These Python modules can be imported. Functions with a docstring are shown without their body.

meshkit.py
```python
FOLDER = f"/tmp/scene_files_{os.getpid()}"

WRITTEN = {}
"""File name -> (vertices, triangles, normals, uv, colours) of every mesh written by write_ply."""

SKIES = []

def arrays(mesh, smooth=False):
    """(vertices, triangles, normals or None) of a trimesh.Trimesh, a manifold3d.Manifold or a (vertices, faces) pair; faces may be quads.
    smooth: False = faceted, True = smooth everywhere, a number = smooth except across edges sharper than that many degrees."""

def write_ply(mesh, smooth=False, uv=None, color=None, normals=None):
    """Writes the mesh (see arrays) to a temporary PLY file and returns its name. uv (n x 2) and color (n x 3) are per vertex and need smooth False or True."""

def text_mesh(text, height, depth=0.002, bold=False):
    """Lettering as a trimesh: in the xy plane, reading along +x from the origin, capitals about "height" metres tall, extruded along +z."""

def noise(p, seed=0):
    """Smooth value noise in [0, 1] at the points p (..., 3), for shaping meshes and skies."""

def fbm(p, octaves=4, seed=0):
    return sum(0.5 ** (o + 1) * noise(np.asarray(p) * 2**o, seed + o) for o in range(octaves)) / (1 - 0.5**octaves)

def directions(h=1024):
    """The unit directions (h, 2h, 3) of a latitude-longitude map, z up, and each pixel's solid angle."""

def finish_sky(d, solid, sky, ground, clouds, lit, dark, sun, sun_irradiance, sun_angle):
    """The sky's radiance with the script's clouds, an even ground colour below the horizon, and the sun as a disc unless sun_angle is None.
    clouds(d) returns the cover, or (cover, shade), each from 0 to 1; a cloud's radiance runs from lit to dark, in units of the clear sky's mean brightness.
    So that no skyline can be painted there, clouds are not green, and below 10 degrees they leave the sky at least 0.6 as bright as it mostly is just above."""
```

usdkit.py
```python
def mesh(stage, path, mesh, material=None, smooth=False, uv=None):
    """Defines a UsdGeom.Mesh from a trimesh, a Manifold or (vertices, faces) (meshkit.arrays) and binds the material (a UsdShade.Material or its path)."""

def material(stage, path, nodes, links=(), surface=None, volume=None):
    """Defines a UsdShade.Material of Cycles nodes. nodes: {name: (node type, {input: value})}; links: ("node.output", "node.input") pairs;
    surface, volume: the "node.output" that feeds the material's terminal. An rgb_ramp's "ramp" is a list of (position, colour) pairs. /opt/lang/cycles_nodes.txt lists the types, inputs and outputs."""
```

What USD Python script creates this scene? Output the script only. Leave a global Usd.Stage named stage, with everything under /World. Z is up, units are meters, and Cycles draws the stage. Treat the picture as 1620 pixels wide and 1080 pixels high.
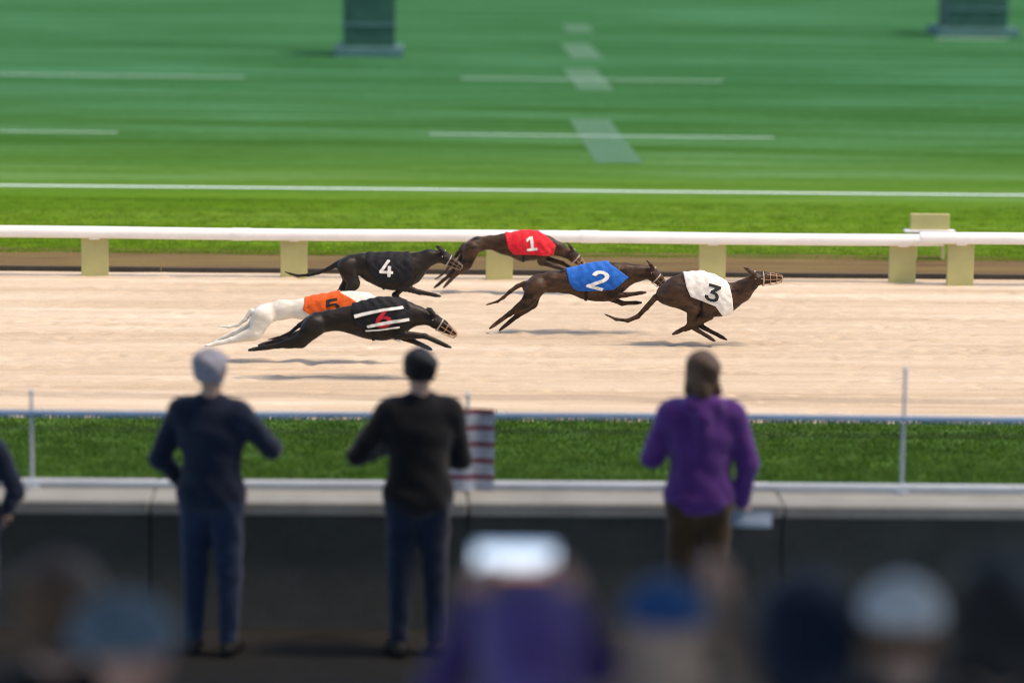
import math, random
import numpy as np
import trimesh
import usdkit, meshkit
from pxr import Usd, UsdGeom, UsdLux, UsdShade, Gf, Sdf
from scipy.ndimage import map_coordinates

stage = Usd.Stage.CreateInMemory()
UsdGeom.SetStageUpAxis(stage, UsdGeom.Tokens.z)
UsdGeom.SetStageMetersPerUnit(stage, 1.0)
UsdGeom.Xform.Define(stage, '/World')
UsdGeom.Scope.Define(stage, '/World/Looks')
rng = random.Random(7)
nrs = np.random.RandomState(7)

# ------------------------------------------------------------------ camera, sky, sun, exposure
FOC = 4800.0                       # focal length in photo pixels (picture 1620 wide)
CAM = np.array([0.0, 0.0, 4.0])    # standing high on the terrace
PITCH, YAW, ROLL = math.atan2(760, FOC), math.radians(2.0), 0.0135
EXPOSURE = 1.22
SUN_DIR = np.array([0.44, -0.13, 0.89]); SUN_DIR /= np.linalg.norm(SUN_DIR)
SUN_INT, SUN_ANGLE, SKY = 0.40, 15.0, 0.105

Fv = np.array([math.sin(YAW) * math.cos(PITCH), math.cos(YAW) * math.cos(PITCH), -math.sin(PITCH)])
R0 = np.array([math.cos(YAW), -math.sin(YAW), 0.0])
U0 = np.cross(R0, Fv)
Rv = R0 * math.cos(ROLL) + U0 * math.sin(ROLL)
Uv = -R0 * math.sin(ROLL) + U0 * math.cos(ROLL)

cam = UsdGeom.Camera.Define(stage, '/World/camera')
M = Gf.Matrix4d(*[float(v) for v in (*Rv, 0, *Uv, 0, *(-Fv), 0, *CAM, 1)])
cam.AddTransformOp().Set(M)
cam.CreateHorizontalApertureAttr(36.0)
cam.CreateVerticalApertureAttr(36.0 * 682 / 1024)
cam.CreateFocalLengthAttr(36.0 * FOC / 1620)
cam.CreateClippingRangeAttr(Gf.Vec2f(0.1, 2000))
cam.CreateFStopAttr(0.85)
cam.CreateFocusDistanceAttr(25.2)
cam.CreateExposureAttr(EXPOSURE)

def look(name, nodes, links, surface='p.BSDF', volume=None):
    return usdkit.material(stage, '/World/Looks/' + name, nodes, links, surface=surface, volume=volume)

sky_mat = look('sky_look', {
    'sky': ('sky_texture', {'sky_type': 'single_scattering', 'sun_disc': False,
                            'sun_elevation': float(math.asin(SUN_DIR[2])),
                            'sun_rotation': float(math.atan2(SUN_DIR[0], SUN_DIR[1])),
                            'air_density': 1.0, 'aerosol_density': 2.5, 'ozone_density': 1.0}),
    'bg': ('background_shader', {'strength': SKY})}, [('sky.color', 'bg.color')], surface='bg.background')
dome = UsdLux.DomeLight.Define(stage, '/World/sky')
UsdShade.MaterialBindingAPI.Apply(dome.GetPrim()).Bind(sky_mat)
dome.GetPrim().SetCustomDataByKey('kind', 'structure')
sun = UsdLux.DistantLight.Define(stage, '/World/sun')
sun.CreateIntensityAttr(SUN_INT); sun.CreateAngleAttr(SUN_ANGLE); sun.CreateNormalizeAttr(True)
sun.CreateColorAttr(Gf.Vec3f(1.0, 0.80, 0.60))
zz = SUN_DIR; xx = np.cross([0, 0, 1.0], zz); xx /= np.linalg.norm(xx); yy = np.cross(zz, xx)
sun.AddTransformOp().Set(Gf.Matrix4d(*[float(v) for v in (*xx, 0, *yy, 0, *zz, 0, 0, 0, 30, 1)]))

# ------------------------------------------------------------------ helpers
def ray(px, row):
    d = Fv * FOC + Rv * (px - 810.0) - Uv * (row - 540.0)
    return d / np.linalg.norm(d)
def on_z(px, row, z=0.0):
    d = ray(px, row); return CAM + d * ((z - CAM[2]) / d[2])
def on_y(px, row, y):
    d = ray(px, row); return CAM + d * ((y - CAM[1]) / d[1])

_names = {}
def numbered(parent, name):
    n = _names.get((parent, name), 0); _names[(parent, name)] = n + 1
    return name if n == 0 else f'{name}_{n:03d}'
def path_of(o): return str(o.GetPath()) if o is not None else '/World'
def tag(o, label=None, cat=None, group=None, kind=None):
    o = o.GetPrim() if hasattr(o, 'GetPrim') else o
    for k, v in (('label', label), ('category', cat), ('group', group), ('kind', kind)):
        if v: o.SetCustomDataByKey(k, v)
    return o
def obj(name, mesh, mat, parent=None, smooth=False, label=None, cat=None, group=None, kind=None):
    pp = path_of(parent)
    m = usdkit.mesh(stage, pp + '/' + numbered(pp, name), mesh, mat, smooth=smooth)
    return tag(m, label, cat, group, kind)
def thing(name, loc, label, cat, rotz=0.0, group=None, kind=None):
    x = UsdGeom.Xform.Define(stage, '/World/' + numbered('/World', name))
    x.AddTranslateOp().Set(Gf.Vec3d(*map(float, loc)))
    if rotz: x.AddRotateZOp().Set(math.degrees(rotz))
    return tag(x, label, cat, group, kind)

def box(x0, x1, y0, y1, z0, z1):
    b = trimesh.creation.box(extents=(x1 - x0, y1 - y0, z1 - z0)); b.apply_translation(((x0 + x1) / 2, (y0 + y1) / 2, (z0 + z1) / 2)); return b
def cbox(x0, x1, y0, y1, z0, z1, c=0.01):
    """a box with chamfered edges"""
    pts = []
    for sx, X in ((-1, x0), (1, x1)):
        for sy, Y in ((-1, y0), (1, y1)):
            for sz, Z in ((-1, z0), (1, z1)):
                pts += [(X - sx * c, Y - sy * c, Z), (X - sx * c, Y, Z - sz * c), (X, Y - sy * c, Z - sz * c)]
    return trimesh.convex.convex_hull(np.array(pts))
def tube(pts, rad, n=10, close=False):
    pts = np.asarray(pts, float); rad = np.broadcast_to(np.asarray(rad, float), (len(pts),))
    m = len(pts); T = np.gradient(pts, axis=0)
    if close: T = np.roll(pts, -1, 0) - np.roll(pts, 1, 0)
    T /= np.maximum(np.linalg.norm(T, axis=1, keepdims=True), 1e-9)
    ref = np.array([0, 0, 1.0]) if abs(T[0][2]) < 0.9 else np.array([0, 1.0, 0])
    V = []
    a = np.linspace(0, 2 * np.pi, n, endpoint=False)
    for i in range(m):
        A = np.cross(T[i], ref); la = np.linalg.norm(A)
        if la < 1e-6: A = np.cross(T[i], [1, 0, 0.0]); la = np.linalg.norm(A)
        A /= la; B = np.cross(T[i], A)
        V.append(pts[i] + rad[i] * (np.cos(a)[:, None] * A + np.sin(a)[:, None] * B))
    V = np.vstack(V); Fc = []
    for i in range(m if close else m - 1):
        i2 = (i + 1) % m
        for k in range(n):
            k2 = (k + 1) % n
            Fc += [(i * n + k, i * n + k2, i2 * n + k2), (i * n + k, i2 * n + k2, i2 * n + k)]
    if not close:
        V = np.vstack([V, pts[0], pts[-1]]); c0, c1 = len(V) - 2, len(V) - 1
        for k in range(n):
            k2 = (k + 1) % n
            Fc += [(c0, k2, k), (c1, (m - 1) * n + k, (m - 1) * n + k2)]
    t = trimesh.Trimesh(V, np.array(Fc), process=False)
    return t
def cat(*ms): return trimesh.util.concatenate([m for m in ms])
def ellipsoid(c, r, sub=2):
    s = trimesh.creation.icosphere(subdivisions=sub); s.apply_scale(r); s.apply_translation(c); return s

# ---- implicit bodies: smooth union of round cones, meshed by surface nets
class Field:
    def __init__(self, lo, hi, h):
        self.o = np.asarray(lo, float); self.h = h
        self.n = np.maximum(np.ceil((np.asarray(hi) - self.o) / h).astype(int) + 1, 4)
        self.F = np.full(self.n, 1.0, np.float32)
        self.ax = [self.o[i] + h * np.arange(self.n[i]) for i in range(3)]
    def add(self, bones, sign=1):
        for b in bones:
            a, ra, c, rc = np.asarray(b[0], float), b[1], np.asarray(b[2], float), b[3]
            w = b[4] if len(b) > 4 else 1.0; k = b[5] if len(b) > 5 else 0.03
            R = max(ra, rc) * max(1.0, w) + k + 3 * self.h
            lo = np.clip(((np.minimum(a, c) - R - self.o) / self.h).astype(int), 0, self.n - 1)
            hi = np.clip(((np.maximum(a, c) + R - self.o) / self.h).astype(int) + 2, 1, self.n)
            if np.any(hi <= lo): continue
            X = self.ax[0][lo[0]:hi[0], None, None]; Y = self.ax[1][None, lo[1]:hi[1], None]; Z = self.ax[2][None, None, lo[2]:hi[2]]
            ba = c - a; L = max(ba @ ba, 1e-12)
            t = np.clip(((X - a[0]) * ba[0] + (Y - a[1]) * ba[1] + (Z - a[2]) * ba[2]) / L, 0, 1)
            dx, dy, dz = X - a[0] - t * ba[0], (Y - a[1] - t * ba[1]) / w, Z - a[2] - t * ba[2]
            d = (np.sqrt(dx * dx + dy * dy + dz * dz) - (ra + (rc - ra) * t)) * min(1.0, 0.5 + 0.5 * w)
            S = (slice(lo[0], hi[0]), slice(lo[1], hi[1]), slice(lo[2], hi[2]))
            f = self.F[S]
            hh = np.maximum(k - np.abs(f - d), 0) / k
            self.F[S] = np.minimum(f, d) - hh * hh * k * 0.25
        return self
    def mesh(self, F=None):
        F = self.F if F is None else F
        F = F.copy(); F[0], F[-1], F[:, 0], F[:, -1], F[:, :, 0], F[:, :, -1] = (1.0,) * 6
        nx, ny, nz = F.shape; s = F < 0
        def sl(o): return tuple(slice(o[i], F.shape[i] - 1 + o[i]) for i in range(3))
        acc = np.zeros((nx - 1, ny - 1, nz - 1, 3), np.float32); cnt = np.zeros((nx - 1, ny - 1, nz - 1), np.float32)
        corners = [(i, j, k) for i in (0, 1) for j in (0, 1) for k in (0, 1)]
        for p in corners:
            for axis in range(3):
                if p[axis] == 1: continue
                q = list(p); q[axis] = 1; q = tuple(q)
                v0, v1 = F[sl(p)], F[sl(q)]; m = (v0 < 0) != (v1 < 0)
                if not m.any(): continue
                t = v0[m] / (v0[m] - v1[m]); pos = np.tile(np.array(p, np.float32), (len(t), 1)); pos[:, axis] += t
                acc[m] += pos; cnt[m] += 1
        on = cnt > 0; idx = np.full(on.shape, -1, int); idx[on] = np.arange(on.sum())
        base = np.argwhere(on); V = self.o + self.h * (base + acc[on] / cnt[on][:, None])
        Q = []
        for axis in range(3):
            b, c = (axis + 1) % 3, (axis + 2) % 3
            s0 = np.take(s, range(F.shape[axis] - 1), axis); s1 = np.take(s, range(1, F.shape[axis]), axis)
            e = np.argwhere(s0 != s1); e = e[(e[:, b] > 0) & (e[:, c] > 0) & (e[:, b] < F.shape[b] - 1) & (e[:, c] < F.shape[c] - 1)]
            flip = ~s0[tuple(e.T)]
            def cell(db, dc):
                u = e.copy(); u[:, b] -= db; u[:, c] -= dc; return idx[tuple(u.T)]
            q = np.stack([cell(1, 1), cell(0, 1), cell(0, 0), cell(1, 0)], 1)
            q[flip] = q[flip][:, ::-1]; Q.append(q)
        Q = np.vstack(Q); tri = np.vstack([Q[:, [0, 1, 2]], Q[:, [0, 2, 3]]])
        return trimesh.Trimesh(V, tri, process=False)
    def front_y(self, F, x, z):
        """nearest (lowest y) surface of F at each (x, z)"""
        ny = self.n[1]; gx = (np.asarray(x) - self.o[0]) / self.h; gz = (np.asarray(z) - self.o[2]) / self.h
        ks = np.arange(ny)
        vals = map_coordinates(F, [np.repeat(gx[:, None], ny, 1), np.repeat(ks[None], len(gx), 0), np.repeat(gz[:, None], ny, 1)], order=1, mode='nearest')
        neg = vals < 0; i = np.where(neg.any(1), neg.argmax(1), -1); out = np.full(len(gx), np.nan)
        ok = i > 0; v1 = vals[ok, i[ok]]; v0 = vals[ok, i[ok] - 1]
        out[ok] = self.o[1] + self.h * (i[ok] - 1 + v0 / (v0 - v1))
        return out
def polygon_sdf(poly, X, Z):
    P = np.asarray(poly, float); d = np.full(X.shape, 1e9); inside = np.zeros(X.shape, bool)
    for i in range(len(P)):
        a, b = P[i], P[(i + 1) % len(P)]; e = b - a
        t = np.clip(((X - a[0]) * e[0] + (Z - a[1]) * e[1]) / (e @ e), 0, 1)
        d = np.minimum(d, np.hypot(X - a[0] - t * e[0], Z - a[1] - t * e[1]))
        c = ((a[1] > Z) != (b[1] > Z)) & (X < (b[0] - a[0]) * (Z - a[1]) / (b[1] - a[1] + 1e-12) + a[0]); inside ^= c
    return np.where(inside, -d, d)
def bounds(bones, m):
    P = np.array([b[0] for b in bones] + [b[2] for b in bones]); r = max(max(b[1], b[3]) for b in bones)
    lo, hi = np.full(3, 1e9), np.full(3, -1e9)
    for b in bones:
        for p, q in ((b[0], b[1]), (b[2], b[3])):
            q = q * max(1, b[4] if len(b) > 4 else 1); lo = np.minimum(lo, np.asarray(p) - q); hi = np.maximum(hi, np.asarray(p) + q)
    return lo - m, hi + m

# ------------------------------------------------------------------ materials
def plain(name, color, rough=0.6, scale=12.0, vary=0.18, bump=0.0, bscale=60.0, spec=0.4, sheen=0.0, metal=0.0, stretch=(1, 1, 1), **kw):
    lo = tuple(c * (1 - vary) for c in color); hi = tuple(min(c * (1 + vary), 0.95) for c in color)
    nodes = {'g': ('geometry', {}), 'm': ('mapping', {'mapping_type': 'point', 'scale': stretch}),
             'n': ('noise_texture', {'scale': scale, 'detail': 4.0, 'roughness': 0.6}),
             'r': ('rgb_ramp', {'ramp': [(0.3, lo), (0.7, hi)]}),
             'p': ('principled_bsdf', dict(roughness=rough, specular_ior_level=spec, sheen_weight=sheen, metallic=metal, **kw))}
    links = [('g.position', 'm.vector'), ('m.vector', 'n.vector'), ('n.fac', 'r.fac'), ('r.color', 'p.base_color')]
    if bump:
        nodes['b'] = ('bump', {'strength': bump, 'distance': 0.01}); nodes['n2'] = ('noise_texture', {'scale': bscale, 'detail': 3.0})
        links += [('m.vector', 'n2.vector'), ('n2.fac', 'b.height'), ('b.normal', 'p.normal')]
    return look(name, nodes, links)

def ground_mat(name, stops, s1, s2, fine, bump, rough=0.9, sheen=0.0, sheen_tint=(1, 1, 1), dist=0.02, spec=0.2):
    """streaky along the track: two noises stretched in x plus fine grain"""
    nodes = {'g': ('geometry', {}),
             'm1': ('mapping', {'mapping_type': 'point', 'scale': s1}), 'n1': ('noise_texture', {'scale': 1.0, 'detail': 5.0, 'roughness': 0.65}),
             'm2': ('mapping', {'mapping_type': 'point', 'scale': s2}), 'n2': ('noise_texture', {'scale': 1.0, 'detail': 3.0, 'roughness': 0.55}),
             'm3': ('mapping', {'mapping_type': 'point', 'scale': fine}), 'n3': ('noise_texture', {'scale': 1.0, 'detail': 4.0, 'roughness': 0.7}),
             'a': ('mix_float', {'fac': 0.5}), 'c': ('mix_float', {'fac': 0.28}),
             'r': ('rgb_ramp', {'ramp': stops}), 'b': ('bump', {'strength': bump, 'distance': dist}),
             'p': ('principled_bsdf', {'roughness': rough, 'specular_ior_level': spec, 'sheen_weight': sheen, 'sheen_tint': sheen_tint, 'sheen_roughness': 0.5})}
    links = [('g.position', 'm1.vector'), ('g.position', 'm2.vector'), ('g.position', 'm3.vector'), ('m1.vector', 'n1.vector'), ('m2.vector', 'n2.vector'),
             ('m3.vector', 'n3.vector'), ('n1.fac', 'a.a'), ('n2.fac', 'a.b'), ('a.result', 'c.a'), ('n3.fac', 'c.b'), ('c.result', 'r.fac'),
             ('r.color', 'p.base_color'), ('c.result', 'b.height'), ('b.normal', 'p.normal')]
    return look(name, nodes, links)

SAND = ground_mat('sand', [(0.3, (0.31, 0.225, 0.140)), (0.5, (0.50, 0.40, 0.285)), (0.66, (0.64, 0.55, 0.43))],
                  (0.10, 1.2, 1), (0.28, 3.4, 1), (24, 60, 1), 0.45)
def turf_mat():
    """pitch turf: yellow-green rough by the rail, cooler blue-green mown pitch further out, mower and wear streaks along the pitch"""
    nodes = {'g': ('geometry', {}), 'x': ('separate_xyz', {}),
             'm1': ('mapping', {'mapping_type': 'point', 'scale': (0.07, 0.55, 1)}), 'n1': ('noise_texture', {'scale': 1.0, 'detail': 6.0, 'roughness': 0.7}),
             'm2': ('mapping', {'mapping_type': 'point', 'scale': (0.16, 3.2, 1)}), 'n2': ('noise_texture', {'scale': 1.0, 'detail': 5.0, 'roughness': 0.7}),
             'm3': ('mapping', {'mapping_type': 'point', 'scale': (4, 16, 1)}), 'n3': ('noise_texture', {'scale': 1.0, 'detail': 4.0, 'roughness': 0.75}),
             'a': ('mix_float', {'fac': 0.45}), 'c': ('mix_float', {'fac': 0.25}),
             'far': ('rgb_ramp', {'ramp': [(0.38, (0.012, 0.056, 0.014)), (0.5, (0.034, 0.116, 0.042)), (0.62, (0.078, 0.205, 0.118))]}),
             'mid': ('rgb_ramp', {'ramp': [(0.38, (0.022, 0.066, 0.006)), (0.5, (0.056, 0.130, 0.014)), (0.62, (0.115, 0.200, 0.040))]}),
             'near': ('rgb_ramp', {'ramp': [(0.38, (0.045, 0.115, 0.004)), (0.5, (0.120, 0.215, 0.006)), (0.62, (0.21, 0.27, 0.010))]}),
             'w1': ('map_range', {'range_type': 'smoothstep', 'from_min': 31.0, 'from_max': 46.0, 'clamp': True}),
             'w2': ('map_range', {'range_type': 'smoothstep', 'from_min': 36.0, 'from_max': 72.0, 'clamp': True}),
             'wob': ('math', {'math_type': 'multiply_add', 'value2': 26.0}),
             'k1': ('mix_color', {}), 'k2': ('mix_color', {}),
             'b': ('bump', {'strength': 0.5, 'distance': 0.02}),
             'p': ('principled_bsdf', {'roughness': 0.85, 'specular_ior_level': 0.0})}
    links = [('g.position', f'm{i}.vector') for i in (1, 2, 3)] + [(f'm{i}.vector', f'n{i}.vector') for i in (1, 2, 3)] + [
        ('n1.fac', 'a.a'), ('n2.fac', 'a.b'), ('a.result', 'c.a'), ('n3.fac', 'c.b'), ('g.position', 'x.vector'),
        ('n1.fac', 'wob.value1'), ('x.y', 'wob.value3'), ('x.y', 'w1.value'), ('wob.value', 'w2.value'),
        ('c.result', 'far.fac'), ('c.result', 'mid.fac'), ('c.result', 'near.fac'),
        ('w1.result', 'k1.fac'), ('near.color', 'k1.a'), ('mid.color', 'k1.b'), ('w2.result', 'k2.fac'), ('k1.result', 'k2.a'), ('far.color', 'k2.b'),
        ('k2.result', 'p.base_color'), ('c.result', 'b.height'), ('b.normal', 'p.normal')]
    return look('turf', nodes, links)
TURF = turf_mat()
BANK = ground_mat('bank_turf', [(0.3, (0.022, 0.060, 0.007)), (0.5, (0.05, 0.12, 0.012)), (0.7, (0.09, 0.17, 0.018))],
                  (0.2, 2.2, 1), (0.8, 9.0, 1), (25, 40, 1), 0.6)
SOIL = ground_mat('verge_soil', [(0.34, (0.050, 0.030, 0.010)), (0.5, (0.135, 0.085, 0.030)), (0.66, (0.19, 0.17, 0.035))],
                  (0.25, 5.0, 1), (0.9, 14.0, 1), (20, 40, 1), 0.6)
CONC = ground_mat('concrete', [(0.3, (0.22, 0.22, 0.20)), (0.5, (0.32, 0.32, 0.295)), (0.7, (0.40, 0.40, 0.37))],
                  (0.5, 2.0, 2.0), (3, 3, 3), (40, 40, 40), 0.25)
WALLC = ground_mat('wall_concrete', [(0.3, (0.075, 0.075, 0.068)), (0.5, (0.105, 0.104, 0.092)), (0.7, (0.15, 0.148, 0.13))],
                   (0.4, 1, 1.2), (2.5, 2.5, 4), (40, 40, 40), 0.3)
TARMAC = ground_mat('tarmac', [(0.3, (0.035, 0.034, 0.033)), (0.5, (0.026, 0.026, 0.024)), (0.7, (0.040, 0.038, 0.034))],
                    (0.5, 0.5, 1), (3, 3, 1), (50, 50, 1), 0.4)
CHALK = plain('line_paint', (0.66, 0.80, 0.76), 0.85, 9.0, 0.16, stretch=(2, 8, 1))
RAILW = plain('white_rail_plastic', (0.82, 0.80, 0.77), 0.38, 3.0, 0.07, spec=0.4)
CREAM = plain('cream_post_paint', (0.45, 0.42, 0.17), 0.55, 3.0, 0.10)
STEEL = plain('galvanised_steel', (0.55, 0.62, 0.70), 0.38, 6.0, 0.12, metal=0.2)
BLUE_STEEL = plain('blue_painted_tube', (0.16, 0.30, 0.50), 0.30, 4.0, 0.12, metal=0.1)
WIREM = plain('dark_wire', (0.04, 0.035, 0.035), 0.5, 8.0, 0.2, metal=0.4)
KERB = plain('dark_edge_board', (0.035, 0.03, 0.024), 0.75, 5.0, 0.3)
HUT = plain('dark_green_boards', (0.014, 0.070, 0.046), 0.65, 3.0, 0.2)
HUTB = plain('pale_plinth', (0.05, 0.13, 0.12), 0.7, 3.0, 0.15)
HUTR = plain('felt_roof', (0.02, 0.03, 0.03), 0.9, 5.0, 0.2)
ROOFM = plain('stand_roof_sheet', (0.05, 0.05, 0.055), 0.7, 2.0, 0.15)

# ------------------------------------------------------------------ ground, track, field
Y_TRACK_IN = on_z(810, 436)[1]          # sand's far edge, under the rail
Y_TRACK_OUT = on_z(810, 674)[1]         # sand's near edge, by the grass bank
Y_SOIL = on_z(810, 404)[1]
Y_RAIL = on_z(810, 443)[1]
WALL_BACK, WALL_FRONT, COPE_Z, APRON_Z = 17.50, 16.86, 0.40, -0.35

def sheet(x0, x1, y0, y1, z, nx=1, ny=1, relief=None):
    xs, ys = np.linspace(x0, x1, nx + 1), np.linspace(y0, y1, ny + 1)
    X, Y = np.meshgrid(xs, ys, indexing='ij'); Z = np.full(X.shape, z, float)
    if relief is not None: Z = Z + relief(X, Y)
    V = np.stack([X, Y, Z], -1).reshape(-1, 3); i = np.arange(nx)[:, None] * (ny + 1) + np.arange(ny)[None]
    q = np.stack([i, i + ny + 1, i + ny + 2, i + 1], -1).reshape(-1, 4)
    return trimesh.Trimesh(V, np.vstack([q[:, [0, 1, 2]], q[:, [0, 2, 3]]]), process=False)

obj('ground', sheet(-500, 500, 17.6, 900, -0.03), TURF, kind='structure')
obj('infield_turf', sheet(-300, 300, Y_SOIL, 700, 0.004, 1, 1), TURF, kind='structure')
def soil_relief(X, Y): return 0.018 * np.asarray(meshkit.fbm(np.stack([X * 1.2, Y * 3, 0 * X], -1).reshape(-1, 3))).reshape(X.shape)
obj('verge', sheet(-30, 30, Y_TRACK_IN, Y_SOIL + 0.15, 0.004, 400, 16, soil_relief), SOIL, kind='structure', smooth=True)
def rake(X, Y):
    # harrowed sand: long shallow furrows along the running direction, worn and uneven
    base = np.asarray(meshkit.fbm(np.stack([X * 0.35, Y * 3.0, 0 * X], -1).reshape(-1, 3))).reshape(X.shape)
    fine = np.asarray(meshkit.fbm(np.stack([X * 2.5, Y * 9.0, 0 * X + 5], -1).reshape(-1, 3))).reshape(X.shape)
    return 0.010 * base + 0.006 * fine + 0.003 * np.sin(Y * 2 * np.pi / 0.21 + 1.5 * base)
def pawed(X, Y):
    Z = rake(X, Y); r = np.random.RandomState(3); xs, ys = X[:, 0], Y[0]
    for _ in range(2600):                                  # paw prints and scuffs left by earlier runs
        px_, py_ = r.uniform(-7, 7), Y_TRACK_OUT + (Y_TRACK_IN - Y_TRACK_OUT) * np.clip(r.beta(2.2, 2.0), .03, .97); a, b, dp = r.uniform(.04, .10), r.uniform(.03, .05), r.uniform(.006, .018)
        i0, i1 = np.searchsorted(xs, [px_ - .35, px_ + .25]); j0, j1 = np.searchsorted(ys, [py_ - .15, py_ + .15])
        u, v = (X[i0:i1, j0:j1] - px_) / a, (Y[i0:i1, j0:j1] - py_) / b
        Z[i0:i1, j0:j1] += -dp * np.exp(-u * u - v * v) + .6 * dp * np.exp(-(u + 1.5) ** 2 - v * v)
    return Z
obj('sand_track', sheet(-7, 7, Y_TRACK_OUT, Y_TRACK_IN, -0.002, 560, 300, pawed), SAND, kind='structure', smooth=True)
obj('sand_track_continuation', cat(sheet(-90, -7, Y_TRACK_OUT, Y_TRACK_IN, -0.002), sheet(7, 90, Y_TRACK_OUT, Y_TRACK_IN, -0.002)), SAND, kind='structure')
kerb = thing('track_edging', (0, 0, 0), 'low dark timber edging board between sand track and brown verge', 'edging')
for k in range(-7, 7):
    obj('edging_board', cbox(k * 2.4 + 0.006, k * 2.4 + 2.394, Y_TRACK_IN - 0.01, Y_TRACK_IN + 0.03, -0.05, 0.055 + rng.uniform(-.006, .006), 0.005), KERB, kerb)

def bank_z(y):
    t = np.clip((Y_TRACK_OUT - y) / (Y_TRACK_OUT - WALL_BACK), 0, 1); return 0.02 + 0.30 * t ** 1.3
obj('grass_bank', sheet(-40, 40, WALL_BACK, Y_TRACK_OUT + 0.05, 0.0, 300, 40, lambda X, Y: bank_z(Y) + 0.015 * np.asarray(meshkit.fbm(np.stack([X * 2, Y * 2, 0 * X], -1).reshape(-1, 3))).reshape(X.shape)), BANK, kind='structure', smooth=True)

# painted lines of the playing field (parallel to the track), as thin paint sheets
def line_piece(px0, px1, rowfun, w, label):
    a, b = on_z(px0, rowfun(px0)), on_z(px1, rowfun(px1))
    y = (a[1] + b[1]) / 2
    obj('field_line', sheet(a[0], b[0], y - w / 2, y + w / 2, 0.010, 1, 1), CHALK, kind='structure', label=label)
line_piece(-700, 2400, lambda p: 303, 0.12, None)
line_piece(-500, 190, lambda p: 207, 0.06, None)
line_piece(680, 1220, lambda p: 216, 0.07, None)
line_piece(-500, 390, lambda p: 118, 0.075, None)
line_piece(730, 1140, lambda p: 127, 0.075, None)
line_piece(1484, 1592, lambda p: 62, 0.14, None)
# broken line running across the field, away from the track
for px, r0, r1 in ((956, 190, 258), (930, 110, 143), (920, 70, 94), (914, 40, 51)):
    a, b = on_z(px, r1), on_z(px, r0)
    c = on_z(px, (r0 + r1) / 2)
    obj('field_line', sheet(c[0] - 0.32, c[0] + 0.32, a[1], b[1], 0.008), plain('worn_line_paint_%d' % r0, (0.046, 0.128, 0.056), 0.9, 12, 0.3), kind='structure')

# ------------------------------------------------------------------ running rail
rail = thing('running_rail', (0, Y_RAIL, 0), 'long low white tubular running rail on cream posts along the inside of the sand', 'rail')
def rail_z(px, row): return on_y(px, row, Y_RAIL)
zl = (on_y(100, 367, Y_RAIL)[2] + on_y(1300, 379, Y_RAIL)[2]) / 2
r_rail = 0.058
xj0, xj1 = on_y(1492, 377, Y_RAIL)[0], on_y(1452, 377, Y_RAIL)[0]
zr = on_y(1540, 377.5, Y_RAIL - 0.13)[2]
def rail_tube(x0, x1, y, z):
    xs = np.linspace(x0, x1, 40); return tube(np.stack([xs, np.full(40, y), z + 0.004 * np.sin(xs * 1.3)], 1), r_rail, 20)
obj('rail_tube', rail_tube(-14, xj0, 0, zl), RAILW, rail, smooth=40)
obj('rail_tube', rail_tube(xj1, 14, -0.13, zr), RAILW, rail, smooth=40)
for xq in (-4.9, -1.6, 1.75):
    obj('joint_sleeve', tube(np.array([(xq - .09, 0, zl + 0.004 * math.sin(xq * 1.3)), (xq + .09, 0, zl + 0.004 * math.sin(xq * 1.3))]), r_rail + .004, 20), RAILW, rail, smooth=40)
post_px = [-170, 150, 465, 790, 1127, 1428, 1516, 1840]
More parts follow.
